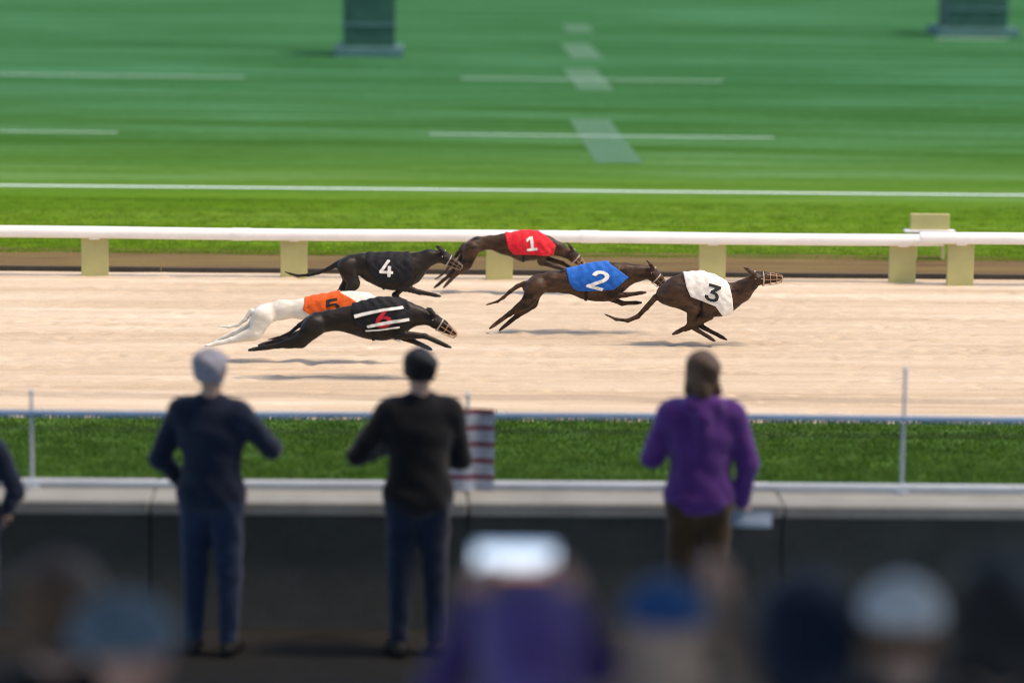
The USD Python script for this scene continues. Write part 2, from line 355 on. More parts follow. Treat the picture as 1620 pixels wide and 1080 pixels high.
for i, px in enumerate(post_px):
    x = on_y(px, 420, Y_RAIL)[0]; right = px > 1480
    yy_ = -0.13 if right else 0.0; zt = (zr if right else zl) - r_rail + 0.012; w = 0.13
    obj('post', cbox(x - w, x + w, yy_ + 0.0, yy_ + 0.045, -0.06, zt, 0.008), CREAM, rail)
    obj('post_clip', cbox(x - 0.05, x + 0.05, yy_ - 0.03, yy_ + 0.05, zt - 0.02, zt + 0.018, 0.005), RAILW, rail)

# marker board behind the rail
mb = on_z(1470, 412)
ymk = mb[1]; xa, xb = on_y(1440, 350, ymk)[0], on_y(1502, 350, ymk)[0]
mk = thing('marker_board', ((xa + xb) / 2, ymk, 0), 'small plain cream marker board on pale ledge standing behind the rail join', 'marker board')
hw = (xb - xa) / 2; zt, zb = on_y(1470, 338, ymk)[2], on_y(1470, 363, ymk)[2]
obj('board', cbox(-hw, hw, -0.02, 0.02, zb, zt, 0.006), CREAM, mk)
obj('ledge', cbox(-hw - 0.06, hw + 0.06, -0.05, 0.05, zb - 0.03, zb - 0.003, 0.004), RAILW, mk)
for s in (-1, 1): obj('leg', cbox(s * hw * 0.7 - 0.02, s * hw * 0.7 + 0.02, -0.02, 0.02, -0.03, zb - 0.032, 0.004), CREAM, mk)

# two dark huts far out on the field
def hut(px0, px1, row_base, label, h=1.9):
    a, b = on_z(px0, row_base), on_z(px1, row_base); x0, x1, y = a[0], b[0], (a[1] + b[1]) / 2; w = x1 - x0
    t = thing('timber_hut', ((x0 + x1) / 2, y, 0), label, 'hut', group='dark huts far out on the field'); d = w * 0.9
    obj('plinth', cbox(-w * 0.66, w * 0.66, -0.25, d + 0.2, -0.02, 0.20, 0.02), HUTB, t)
    n = 7
    for k in range(n):
        obj('plank', cbox(-w / 2 + w * k / n + 0.006, -w / 2 + w * (k + 1) / n - 0.006, 0, 0.03, 0.2, h, 0.004), HUT, t)
    obj('wall', cbox(-w / 2, w / 2, 0.034, d, 0.2, h - 0.01, 0.01), HUT, t)
    obj('rail_strip', cbox(-w / 2 - 0.01, w / 2 + 0.01, -0.025, -0.003, 0.62, 0.68, 0.004), HUTB, t)
    pts = np.array([(sx * (w / 2 + .12), yy2, z) for sx in (-1, 1) for yy2, z in ((-0.15, h), (-0.15, h + .05), (d + .15, h + .25), (d + .15, h + .2))])
    obj('roof', trimesh.convex.convex_hull(pts), HUTR, t)
hut(542, 625, 90, 'dark green timber hut left of centre far out on the field')
hut(1500, 1592, 58, 'near black timber hut far out on the field near the right edge')

# ------------------------------------------------------------------ wall, coping, fence, terrace, stand roof
wall = thing('terrace_wall', (0, WALL_FRONT, 0), 'low dark concrete wall with pale coping between spectators and grass', 'wall')
n = 12
for k in range(-6, 6):
    x0 = k * 1.8 + 0.35
    obj('wall_panel', cbox(x0 + 0.004, x0 + 1.796, 0.05, 0.60, APRON_Z - 0.1, COPE_Z - 0.085, 0.006), WALLC, wall)
    obj('coping_slab', cbox(x0 + 0.003, x0 + 1.797, 0.0, 0.64, COPE_Z - 0.083, COPE_Z + rng.uniform(-.003, .003), 0.012), CONC, wall)
YF = 17.22
fence = thing('spectator_fence', (0, YF, 0), 'thin tube and wire fence standing on the pale wall coping', 'fence')
def fz(row): return on_y(810, row, YF)[2]
z_top, z_bot, z_w1, z_w2 = fz(658), fz(767), fz(632), fz(684)
xs = np.linspace(-7, 7, 60)
obj('top_rail', tube(np.stack([xs, 0 * xs, z_top + 0.004 * np.sin(xs * 1.1)], 1), 0.019, 14), BLUE_STEEL, fence, smooth=40)
obj('bottom_rail', tube(np.stack([xs, 0 * xs, z_bot + 0.003 * np.sin(xs * .9)], 1), 0.020, 14), STEEL, fence, smooth=40)
xs = np.linspace(-7, 7, 240)
obj('wire', tube(np.stack([xs, 0 * xs + 0.02, z_w1 + 0.012 * np.abs(np.sin(xs * 2.1)) + 0.004 * np.sin(xs * 7)], 1), 0.0035, 6), WIREM, fence, smooth=40)
obj('wire', tube(np.stack([xs, 0 * xs + 0.02, z_w2 + 0.006 * np.sin(xs * 1.7)], 1), 0.0045, 6), WIREM, fence, smooth=40)
for px in (-640, 50, 740, 1430, 2120):
    x = on_y(px, 660, YF)[0]
    zt = fz(578) if px == 1430 else z_w1 + 0.03
    obj('fence_post', cat(trimesh.creation.cylinder(radius=0.010, height=zt - COPE_Z, sections=14).apply_translation((x, 0, (zt + COPE_Z) / 2)),
                          trimesh.creation.cylinder(radius=0.05, height=0.012, sections=16).apply_translation((x, 0, COPE_Z + 0.008))), STEEL, fence, smooth=40)
    obj('post_cap', ellipsoid((x, 0, zt), (0.016, 0.016, 0.010)), STEEL, fence, smooth=True)
obj('apron', sheet(-40, 40, 10.0, WALL_FRONT + 0.06, APRON_Z), TARMAC, kind='structure')
def terrace_z(y): return APRON_Z + 0.25 * max(0, math.ceil(10.0 - y))
for k in range(14):
    obj('terrace_step', box(-25, 25, 10 - (k + 1), 10 - k, APRON_Z - 0.5, APRON_Z + 0.25 * (k + 1)), CONC, kind='structure')
stand = thing('grandstand', (0, 0, 0), 'dark roofed grandstand over the spectators, behind the camera', 'grandstand')
obj('roof', cbox(-30, 30, -6, 14.9, 11.0, 11.3, 0.05), ROOFM, stand)
for x in (-18, -9, 9, 18):
    for y in (-5.5, 12.4): obj('column', box(x - .12, x + .12, y, y + .24, -0.4, 11.0), ROOFM, stand)

# ------------------------------------------------------------------ greyhounds
def fur(name, lo, hi, rough=0.45, spec=0.20, sheen=0.0, scale=5.0):
    nodes = {'g': ('texture_coordinate', {}), 'm': ('mapping', {'mapping_type': 'point', 'scale': (1.0, 1.0, 2.2)}),
             'n': ('noise_texture', {'scale': scale, 'detail': 5.0, 'roughness': 0.6, 'distortion': 0.4}),
             'r': ('rgb_ramp', {'ramp': [(0.35, lo), (0.68, hi)]}),
             'm2': ('mapping', {'mapping_type': 'point', 'scale': (0.35, 1.0, 1.0)}),
             'n2': ('noise_texture', {'scale': 160.0, 'detail': 3.0}), 'b': ('bump', {'strength': 0.35, 'distance': 0.004}),
             'p': ('principled_bsdf', {'roughness': rough, 'specular_ior_level': spec, 'sheen_weight': sheen, 'sheen_tint': (0.8, 0.75, 0.7)})}
    return look(name, nodes, [('g.object', 'm.vector'), ('m.vector', 'n.vector'), ('n.fac', 'r.fac'), ('r.color', 'p.base_color'),
                              ('g.object', 'm2.vector'), ('m2.vector', 'n2.vector'), ('n2.fac', 'b.height'), ('b.normal', 'p.normal')])
FUR_BLACK = fur('black_coat', (0.007, 0.006, 0.0055), (0.026, 0.020, 0.016))
FUR_BRINDLE = fur('dark_brindle_coat', (0.010, 0.007, 0.005), (0.085, 0.044, 0.023), scale=8)
FUR_BROWN = fur('dark_brown_coat', (0.012, 0.008, 0.006), (0.095, 0.050, 0.027), scale=7)
FUR_WHITE = fur('white_coat', (0.60, 0.56, 0.47), (0.80, 0.78, 0.72), rough=0.6, spec=0.25)
NOSE = plain('wet_nose', (0.008, 0.007, 0.007), 0.25, 30, 0.2)
EYE = plain('dark_eye', (0.015, 0.008, 0.004), 0.08, 30, 0.1, spec=0.8)
MUZ = plain('muzzle_wire', (0.50, 0.30, 0.16), 0.4, 30, 0.15)
MUZ2 = plain('muzzle_strap', (0.42, 0.35, 0.28), 0.5, 30, 0.15)
MUZ_DARK = plain('dark_muzzle_wire', (0.22, 0.14, 0.09), 0.4, 30, 0.2)
def cloth(name, c, sheen=0.15, rough=0.75): return plain(name, c, rough, 9.0, 0.12, bump=0.6, bscale=28.0, sheen=sheen, spec=0.3)
V_RED, V_BLUE, V_WHITE = cloth('red_vest', (0.62, 0.008, 0.022)), cloth('blue_vest', (0.010, 0.12, 0.50)), cloth('white_vest', (0.80, 0.77, 0.72))
V_BLACK, V_ORANGE = cloth('black_vest', (0.007, 0.007, 0.010), sheen=0.02), cloth('orange_vest', (0.68, 0.10, 0.008))
P_WHITE, P_BLACK, P_RED = plain('white_print', (0.80, 0.78, 0.74), 0.7, 40, 0.08), plain('black_print', (0.012, 0.012, 0.012), 0.7, 40, 0.2), plain('red_print', (0.50, 0.012, 0.03), 0.7, 40, 0.1)

def greyhound(d):
    gx, gr = d['ground']                                   # where the middle of the body stands over the sand
    O = on_z(gx, gr); s_px = FOC / ((O - CAM) @ Fv)
    def J(p, y=0.0):
        q = on_y(p[0], p[1], O[1]); return np.array([q[0] - O[0], y, q[2]])
    def r_(px): return px / s_px
    bones = []; torso = []; musc = []
    st = d['spine']                                        # (px, row, radius px, width factor)
    for a, b in zip(st[:-1], st[1:]):
        bn = (J(a), r_(a[2]), J(b), r_(b[2]), (a[3] + b[3]) / 2, 0.045); bones.append(bn); torso.append(bn)
    nk = d['neck']
    for a, b in zip(nk[:-1], nk[1:]):
        bn = (J(a), r_(a[2]), J(b), r_(b[2]), a[3], 0.03); bones.append(bn)
    torso.append(bones[len(st) - 1])
    H = d['head']                                          # skull, stop, nose tip
    hb = [J(h) for h in H]
    bones.append((hb[0], r_(H[0][2]), hb[1], r_(H[1][2]), 0.80, 0.02))
    bones.append((hb[1], r_(H[1][2]), hb[2], r_(H[2][2]), 0.75, 0.02))
    ax = hb[2] - hb[0]; ax /= np.linalg.norm(ax); up = np.array([-ax[2], 0, ax[0]])
    # lower jaw, cheeks
    bones.append((hb[0] + ax * 0.03 - up * 0.030, 0.026, hb[2] - ax * 0.035 - up * 0.018, 0.011, 1.0, 0.02))
    for sd in (-1, 1):
        bones.append((hb[0] + np.array([0, sd * 0.030, 0]) + ax * 0.01, 0.030, hb[0] + ax * 0.06 + np.array([0, sd * 0.024, 0]), 0.020, 1.0, 0.02))
        e0 = hb[0] - ax * 0.015 + up * 0.035 + np.array([0, sd * 0.035, 0])          # ears folded back, tips lifting
        e1 = e0 - ax * 0.045 + up * d.get('ear', 0.012) + np.array([0, sd * 0.018, 0]); e2 = e1 - ax * 0.04 + up * (d.get('ear', 0.012) - .012)
        bones.append((e0, 0.016, e1, 0.014, 0.7, 0.012)); bones.append((e1, 0.013, e2, 0.005, 0.7, 0.01))
    # legs
    for key, spread, top, tw in (('hind', 0.060, d['hip'], 0.62), ('fore', 0.062, d['shoulder'], 0.55)):
        for i, leg in enumerate(d[key]):
            sd = -1 if i == 0 else 1; y = sd * spread
            pts = [J(top, y * 0.9)] + [J(p, y * (1.0 if j == 0 else 0.75)) for j, p in enumerate(leg)]
            rad = [r_(top[2])] + [r_(p[2]) for p in leg]
            for j in range(len(pts) - 1):
                bones.append((pts[j], rad[j], pts[j + 1], rad[j + 1], tw if j == 0 else 0.85, 0.03 if j == 0 else 0.014))
            if key == 'hind':                              # calf muscle and point of the hock
                bones.append((pts[1] * 0.85 + pts[2] * 0.15, rad[1] * 0.8, pts[1] * 0.45 + pts[2] * 0.55, rad[2] * 1.25, 0.8, 0.02))
                hv = pts[2] - pts[1]; hv /= np.linalg.norm(hv); fv = pts[3] - pts[2]; fv /= np.linalg.norm(fv)
                bones.append((pts[2], rad[2], pts[2] + (hv - fv) * 0.014, rad[2] * 0.7, 0.9, 0.01))
            if key == 'hind':                              # haunch muscles that stand out from the thigh
                hp, kn = pts[0], pts[1]; o_ = np.array([0, sd * 0.020, 0])
                bones.append((hp + o_ + [-0.018, 0, 0.0], rad[0] * .62, hp * .35 + kn * .65 + o_ * .8 + [-0.014, 0, 0], rad[1] * .85, .6, .010))
                bones.append((hp + o_ + [0.030, 0, -0.012], rad[0] * .50, hp * .25 + kn * .75 + o_ * .8 + [0.016, 0, 0], rad[1] * .70, .6, .010))
                bones.append((hp + [-0.01, -sd * 0.012, rad[0] * .72], .018, hp + [0.05, -sd * 0.012, rad[0] * .80], .014, 1, .02))
            else:                                          # shoulder blade and upper arm
                sh_, el_ = pts[0], pts[1]; o_ = np.array([0, sd * 0.022, 0])
                bones.append((sh_ + o_ + [-0.025, 0, 0.055], .026, sh_ + o_ + [0.022, 0, -0.02], .030, .6, .010))
                bones.append((sh_ + o_ + [-0.02, 0, -0.01], .036, el_ + o_ * .6, rad[1] * .9, .6, .010)); musc += bones[-2:]
            # paw with four toes
            dv = pts[-1] - pts[-2]; dv /= np.linalg.norm(dv)
            for tq in (-0.018, -0.006, 0.006, 0.018):
                t0 = pts[-1] + np.array([0, tq * 0.7, 0]); t1 = t0 + dv * (0.036 if abs(tq) < 0.01 else 0.026) + np.array([0, tq * 0.5, 0])
                bones.append((t0, 0.0105, t1, 0.0095, 1.0, 0.008))
    tl = d['tail']
    P_t = np.array([J(p) for p in tl]); R_t = np.array([r_(p[2]) for p in tl])
    for j in range(len(tl) - 1):
        bones.append((P_t[j], R_t[j], P_t[j + 1], R_t[j + 1], 1.0, 0.012))
    lo, hi = bounds(bones, 0.03); F = Field(lo, hi, 0.0065).add(bones)
    # faint ribs along the chest and a little unevenness of muscle
    ca, cb = J(st[3]), J(st[-1]); A, B, C = np.meshgrid(*F.ax, indexing='ij', sparse=True)
    chest = np.clip((A - ca[0]) / .06, 0, 1) * np.clip((cb[0] - A) / .06, 0, 1) * np.clip((np.abs(B) - .035) / .03, 0, 1)
    F.F += (0.0022 * chest * np.sin((A - .45 * C) * 2 * np.pi / .034) + 0.0014 * np.sin(A * 43 + 2 * np.sin(C * 37)) * np.sin(C * 51 + B * 30)).astype(np.float32)
    root = thing('greyhound', O, d['label'], 'greyhound', group='greyhounds racing on the sand')
    body = F.mesh(); body = trimesh.smoothing.filter_taubin(body, lamb=0.5, nu=0.52, iterations=4)
    obj('body', body, d['fur'], root, smooth=True)
    for sd in (-1, 1):
        obj('eye', ellipsoid(hb[0] + ax * 0.055 + up * 0.014 + np.array([0, sd * r_(H[1][2]) * 0.80, 0]), (0.010, 0.008, 0.009)), EYE, root, smooth=True)
    obj('nose', ellipsoid(hb[2] + ax * (r_(H[2][2]) * 0.7) + up * 0.003, (0.014, 0.013, 0.012)), NOSE, root, smooth=True)
    # racing muzzle: hoops and bars of wire, with a strap behind the ears
    base, tip = hb[0] + ax * 0.065, hb[2] + ax * 0.020; Lm = np.linalg.norm(tip - base); mz = []
    yv = np.array([0, 1.0, 0]); an = np.linspace(0, 2 * np.pi, 24, endpoint=False)
    def hoop(t, a, b): return base + (tip - base) * t - up * 0.006 + a * np.cos(an)[:, None] * yv + b * np.sin(an)[:, None] * up
    rb, rt = r_(H[1][2]) + 0.006, r_(H[2][2]) + 0.007
    prof = [(0.0, rb * 0.85, rb * 1.05), (0.35, rb * 0.8, rb * 0.98), (0.7, (rb + rt) / 2 * 0.85, (rb + rt) / 2), (1.0, rt * 0.9, rt)]
    hoops = [hoop(*p) for p in prof]
    for h in hoops: mz.append(tube(h, 0.0026, 6, close=True))
    for k in range(0, 24, 3): mz.append(tube(np.array([h[k] for h in hoops] + [tip + ax * 0.012 - up * 0.004]), 0.0022, 6))
    mzo = obj('muzzle', cat(*mz), d.get('muz', MUZ), root, smooth=True)
    sp = hb[0] - ax * 0.01
    strap = np.array([base + rb * 0.85 * yv, sp + up * 0.0 + (r_(H[0][2]) * 0.95) * yv, sp + up * r_(H[0][2]) * 1.1, sp - (r_(H[0][2]) * 0.95) * yv, base - rb * 0.85 * yv])
    obj('muzzle_strap', cat(tube(strap, 0.005, 8), tube(hoop(-0.04, rb * 0.9, rb * 1.08), 0.006, 8, close=True)), MUZ2, root, smooth=True)
    # collar
    nc, n2 = J(nk[-2]), J(nk[-1]); cv = n2 - nc; cv /= np.linalg.norm(cv); cu = np.array([-cv[2], 0, cv[0]])
    # vest: a thin cloth shell over the torso, cut to its outline
    vp = np.array([J(p)[[0, 2]] for p in d['vest']])
    tb = torso + [(J(d['shoulder'], y), r_(d['shoulder'][2]), J(d['fore'][0][0], y), r_(d['shoulder'][2]) * .6, 0.55, 0.03) for y in (-0.056, 0.056)] + musc
    lo, hi = bounds(torso, 0.03); lo[0], hi[0] = vp[:, 0].min() - .03, vp[:, 0].max() + .03; lo[2] = max(lo[2], vp[:, 1].min() - .03)
    V = Field(lo, hi, 0.006).add(tb)
    X, Z = np.meshgrid(V.ax[0], V.ax[2], indexing='ij'); pd = polygon_sdf(vp, X, Z)
    pts = np.stack(np.meshgrid(*V.ax, indexing='ij'), -1)
    wr = (0.0022 * np.sin(pts[..., 0] * 75 + pts[..., 2] * 38 + 2 * np.sin(pts[..., 2] * 30)) + 0.0016 * np.sin(pts[..., 0] * 41 - pts[..., 2] * 90)).astype(np.float32)
    FV = np.maximum(V.F - 0.011 + wr, pd[:, None, :].astype(np.float32))
    vest = obj('racing_vest', V.mesh(FV), d['vest_mat'], root, smooth=55)
    xc = vp[:, 0].mean() - .06; slo, shi = bounds(tb, .03); slo[0], shi[0] = xc - .03, xc + .03
    S = Field(slo, shi, .005).add(tb); obj('belly_strap', S.mesh(np.maximum(S.F - .006, (np.abs(S.ax[0] - xc) - .012)[:, None, None].astype(np.float32) + 0 * S.F)), V_BLACK, vest, smooth=50)
    def print_on(mesh2d, mat, name, lift):
        m = mesh2d; v, f = trimesh.remesh.subdivide_to_size(m.vertices, m.faces, 0.012, max_iter=12)
        m = trimesh.Trimesh(v, f, process=False); y = V.front_y(V.F - 0.011 + wr, v[:, 0], v[:, 2]); y = np.where(np.isnan(y), np.nanmax(y), y)
        m.vertices[:, 1] = y + v[:, 1] - lift
        return obj(name, m, mat, vest, smooth=40)
    for st_ in d.get('stripes', []):
        q = np.array([J(p)[[0, 2]] for p in st_]); b = q
        tm = trimesh.creation.extrude_polygon(__import__('shapely').Polygon(b), 0.003, engine='earcut')
        mm = np.array(tm.vertices); tm2 = trimesh.Trimesh(np.stack([mm[:, 0], mm[:, 2], mm[:, 1]], 1), tm.faces[:, ::-1], process=False)
        print_on(tm2, P_WHITE, 'stripe', 0.0075)
    t = d['number']; tm = meshkit.text_mesh(t['text'], t['h'] / s_px, 0.003, bold=True)
    v = np.array(tm.vertices); v[:, 0] -= (v[:, 0].min() + v[:, 0].max()) / 2; v[:, 1] -= (v[:, 1].min() + v[:, 1].max()) / 2
    v[:, 0] *= t.get('wide', 1.0); a = math.radians(t.get('rot', 0)); sh = t.get('shear', 0)
    x, z = v[:, 0] + sh * v[:, 1], v[:, 1]; x, z = x * math.cos(a) - z * math.sin(a), x * math.sin(a) + z * math.cos(a)
    c = J(t['at']); tm2 = trimesh.Trimesh(np.stack([x + c[0], v[:, 2], z + c[2]], 1), tm.faces[:, ::-1], process=False)
    print_on(tm2, t['mat'], 'number', 0.0045)
    # band under the chest that holds the vest
    return root

DOGS = [
 dict(ground=(820, 465), fur=FUR_BRINDLE, label='dark greyhound in red vest number 1, nearest the white rail',
  spine=[(738, 395, 10, .85), (755, 387, 11, .85), (775, 383.5, 9.5, .8), (798, 386, 15, .72), (827, 389.5, 22, .62), (848, 389, 20.5, .62), (866, 389, 14.5, .7)],
  neck=[(866, 389, 14.5, .7), (884, 394, 10, .75), (897, 401, 8.5, .8)], head=[(904, 402, 8.5), (911, 408, 7), (923, 420, 3.3)],
  hip=(746, 394, 13), hind=[[(738, 416, 8.5), (722, 432, 3.4), (706, 449, 2.6)], [(730, 418, 8.5), (712, 436, 3.4), (692, 452, 2.6)]],
  shoulder=(858, 393, 11), fore=[[(856, 413, 5.5), (880, 421, 3.4), (904, 430, 2.8)], [(864, 411, 5.5), (890, 417, 3.4), (915, 432, 2.8)]],
  tail=[(734, 388, 4), (724, 400, 3), (714, 418, 2.2), (700, 434, 1.6), (688, 442, 1.0)],
  vest=[(799, 360), (799, 372), (804, 392), (812, 401), (845, 401.5), (875, 404), (879, 387), (866, 374), (853, 366), (850, 358)], vest_mat=V_RED,
  number=dict(text='1', at=(840.5, 383.5), h=21, wide=1.15, rot=6, mat=P_WHITE)),
 dict(ground=(620, 497), fur=FUR_BLACK, muz=MUZ_DARK, label='black greyhound in black vest number 4, its thin tail streaming behind',
  spine=[(542, 420, 10, .85), (554, 419, 13.5, .85), (572, 417, 14.5, .8), (590, 424, 21.5, .66), (613, 429, 26.5, .6), (632, 430, 27, .6), (649, 425, 22.5, .62), (663, 416, 16, .7)],
  neck=[(663, 416, 16, .7), (678, 407.5, 12, .75), (692, 406, 10.5, .8)], head=[(701, 406, 10), (712, 412, 7.5), (727, 421, 3.6)],
  hip=(549, 423, 15), hind=[[(560, 447, 9.5), (546, 468, 4.0), (562, 490, 3.0)], [(552, 447, 9.5), (536, 464, 4.0), (548, 488, 3.0)]],
  shoulder=(651, 426, 14), fore=[[(638, 453, 6.5), (664, 461, 3.9), (690, 466, 3.2)], [(642, 452, 6.5), (624, 468, 3.9), (642, 484, 3.2)]],
  tail=[(536, 416, 4.4), (520, 425, 3.4), (504, 431.5, 2.9), (488, 435, 2.5), (471, 436, 2.2), (460, 433.5, 1.7), (451, 430, 1.1)],
  vest=[(579, 392), (579, 410), (588, 432), (602, 446), (640, 446), (654, 438), (655, 415), (644, 392)], vest_mat=V_BLACK,
  number=dict(text='4', at=(611.5, 422), h=25, wide=1.1, rot=-3, mat=P_WHITE)),
 dict(ground=(910, 528), fur=FUR_BROWN, muz=MUZ_DARK, label='dark brown greyhound in blue vest number 2, stretched out in mid stride',
  spine=[(836, 454, 10, .85), (851, 449, 13, .85), (873, 446, 15, .78), (900, 445, 18, .7), (930, 447, 25.5, .6), (953, 446, 29, .58), (974, 440, 23, .62), (991, 434, 16.5, .7)],
  neck=[(991, 434, 16.5, .7), (1010, 431.5, 12.5, .75), (1023, 430.5, 11, .8)], head=[(1031, 432, 10.5), (1041, 440, 8), (1054, 454, 3.8)],
  hip=(847, 455, 15), hind=[[(832, 478, 9), (806, 495, 4.0), (780, 514, 3.0)], [(842, 481, 9), (818, 501, 4.0), (796, 519, 3.0)]],
  shoulder=(973, 446, 14), fore=[[(962, 468, 6.2), (990, 465, 3.8), (1014, 462, 3.2)], [(959, 470, 6.2), (985, 481, 3.8), (1008, 480, 3.2)]],
  tail=[(830, 448, 4.2), (818, 453, 3.4), (807, 461, 3.0), (797, 470, 2.6), (787, 477, 2.2), (770, 482, 1.2)],
  vest=[(895, 415), (896, 428), (900, 446), (907, 455), (914, 459), (940, 458), (970, 456), (994, 437), (976, 424), (964, 416), (962, 408)], vest_mat=V_BLUE,
  number=dict(text='2', at=(946, 440.5), h=29, wide=1.35, rot=-14, shear=0.25, mat=P_WHITE)),
 dict(ground=(1110, 548), fur=FUR_BROWN, label='dark brown greyhound in white vest number 3, leading with legs gathered under it',
  spine=[(1052, 466, 14, .8), (1067, 463, 22, .72), (1086, 459, 25, .66), (1108, 460, 27, .62), (1127, 470, 29, .6), (1141, 472, 25, .62), (1154, 470, 18.5, .7)],
  neck=[(1154, 470, 19, .7), (1172, 461, 16, .75), (1188, 448, 12.5, .8)], head=[(1196, 440, 10.5), (1210, 439, 9), (1233, 440, 4.6)], ear=0.03,
  hip=(1068, 464, 20), hind=[[(1096, 487, 9.5), (1090, 513, 4.2), (1124, 534, 3.0)], [(1104, 488, 9.5), (1100, 512, 4.2), (1144, 535, 3.0)]],
  shoulder=(1136, 478, 16), fore=[[(1116, 499, 7.5), (1089, 515, 4.1), (1070, 524, 3.4)], [(1122, 501, 7.5), (1104, 514, 4.1), (1090, 521, 3.4)]],
  tail=[(1037, 470, 5), (1023, 486, 4.2), (1009, 500.5, 3.7), (993, 507, 3.1), (975, 505, 2.4), (957, 497, 1.3)],
  vest=[(1080, 420), (1081, 434), (1084, 451), (1091, 467), (1110, 474), (1130, 482), (1143, 500), (1160, 497), (1157, 470), (1153, 450), (1140, 428), (1110, 415)], vest_mat=V_WHITE,
  number=dict(text='3', at=(1126, 461), h=25, wide=1.2, rot=-17, mat=P_BLACK)),
 dict(ground=(500, 575), fur=FUR_WHITE, label='white greyhound in orange vest, half hidden behind the striped runner',
  spine=[(409, 499, 11, .85), (422, 496, 14, .85), (446, 489.5, 14, .8), (481, 488.5, 14.5, .78), (510, 490, 21.5, .66), (540, 492, 28.5, .58), (560, 489, 26.5, .6), (578, 484, 20, .7)],
  neck=[(578, 484, 20, .7), (595, 488, 13.5, .75), (610, 494, 11, .8)], head=[(619, 498, 10.5), (631, 506, 8), (645, 515, 4)],
  hip=(416, 500, 17), hind=[[(404, 525, 11), (366, 537, 4.6), (333, 544, 3.2)], [(398, 522, 10), (370, 528, 4.4), (342, 541, 3.2)]],
  shoulder=(568, 492, 16), fore=[[(560, 520, 7), (590, 530, 4.4), (620, 533, 3.6)], [(566, 518, 7), (598, 524, 4.4), (628, 538, 3.6)]],
  tail=[(398, 492, 4.4), (388, 505, 3.4), (376, 514, 2.8), (362, 517, 2.2), (345, 515.5, 1.2)],
  vest=[(482, 460), (482, 474), (480, 489), (495, 498), (530, 503), (570, 500), (573, 481), (556, 470), (539, 462), (535, 452)], vest_mat=V_ORANGE,
  number=dict(text='5', at=(527, 481), h=20, wide=1.5, rot=12, mat=P_BLACK)),
 dict(ground=(570, 600), fur=FUR_BLACK, label='black greyhound in black and white striped vest with red 6, nearest the crowd',
  spine=[(488, 516, 12, .85), (502, 511, 15, .85), (522, 507, 14.5, .8), (545, 505, 17, .72), (565, 506, 22, .64), (585, 506, 28, .58), (607, 505, 31, .58), (627, 502, 27, .62), (645, 498, 19, .7)],
  neck=[(645, 498, 19, .7), (662, 499.5, 13.5, .75), (676, 503, 11.5, .8)], head=[(686, 506, 11), (700, 515, 8.5), (718, 527, 4.2)],
  hip=(496, 516, 17), hind=[[(476, 537, 11.5), (440, 545, 4.8), (402, 551, 3.4)], [(482, 531, 10), (448, 539, 4.6), (416, 546, 3.4)]],
  shoulder=(632, 505, 16), fore=[[(628, 527, 7.5), (672, 530, 4.4), (706, 545, 3.6)], [(622, 530, 7.5), (652, 540, 4.4), (676, 551, 3.6)]],
  tail=[(486, 506, 4.6), (474, 514, 3.4), (458, 527, 2.6), (440, 534, 2.0), (424, 537, 1.2)],
  vest=[(556, 470), (557, 490), (561, 508), (576, 522), (600, 521), (632, 517), (650, 505), (652, 488), (638, 466), (610, 460)], vest_mat=V_BLACK,
  stripes=[[(560, 495.5), (580, 490.5), (605, 485.5), (637, 481.5), (639, 485.5), (606, 489.5), (582, 495), (561.5, 500.5)],
           [(580, 512), (600, 507), (625, 502.5), (647, 500), (648, 504.5), (626, 507.5), (601, 512), (582, 516)],
           [(578, 519.5), (602, 517.5), (632, 512.8), (633, 515.2), (602, 520), (579, 521.5)]],
  number=dict(text='6', at=(607, 501), h=27, wide=1.35, rot=6, shear=0.1, mat=P_RED)),
]
for d in DOGS: greyhound(d)

# ------------------------------------------------------------------ spectators
def skin(name, c): return plain(name, c, 0.5, 25, 0.10, spec=0.4, subsurface_weight=0.1)
SKIN = skin('fair_skin', (0.58, 0.36, 0.27)); SKIN2 = skin('ruddy_skin', (0.52, 0.29, 0.21))
def fabric(name, c, **k): return plain(name, c, 0.85, 14.0, 0.2, bump=0.5, bscale=45.0, sheen=0.25, spec=0.2, **k)
NAVY, BLACKC, PURPLE = fabric('navy_cloth', (0.012, 0.020, 0.045)), fabric('black_cloth', (0.008, 0.008, 0.010)), fabric('purple_cloth', (0.125, 0.040, 0.24))
PURPLE2, DENIM, BROWNC = fabric('violet_cloth', (0.12, 0.075, 0.27)), fabric('blue_denim', (0.018, 0.034, 0.080)), fabric('brown_cloth', (0.075, 0.042, 0.018))
GREYB, WHITEC, BLUECAP = fabric('grey_blue_wool', (0.13, 0.18, 0.22)), fabric('pale_grey_cloth', (0.74, 0.75, 0.75)), fabric('bright_blue_cloth', (0.03, 0.10, 0.28))
DARKGREY, TAN, SHOEM = fabric('charcoal_cloth', (0.03, 0.03, 0.034)), fabric('tan_cloth', (0.42, 0.30, 0.21)), plain('dark_shoe', (0.02, 0.018, 0.016), 0.5)
def hairm(name, c): return plain(name, c, 0.5, 30, 0.35, bump=0.8, bscale=110.0, spec=0.4, stretch=(1, 1, 0.15))
H_BROWN, H_BLOND, H_BLACK, H_GREY = hairm('brown_hair', (0.12, 0.066, 0.038)), hairm('blond_hair', (0.62, 0.43, 0.31)), hairm('black_hair', (0.008, 0.007, 0.008)), hairm('grey_hair', (0.34, 0.33, 0.38))

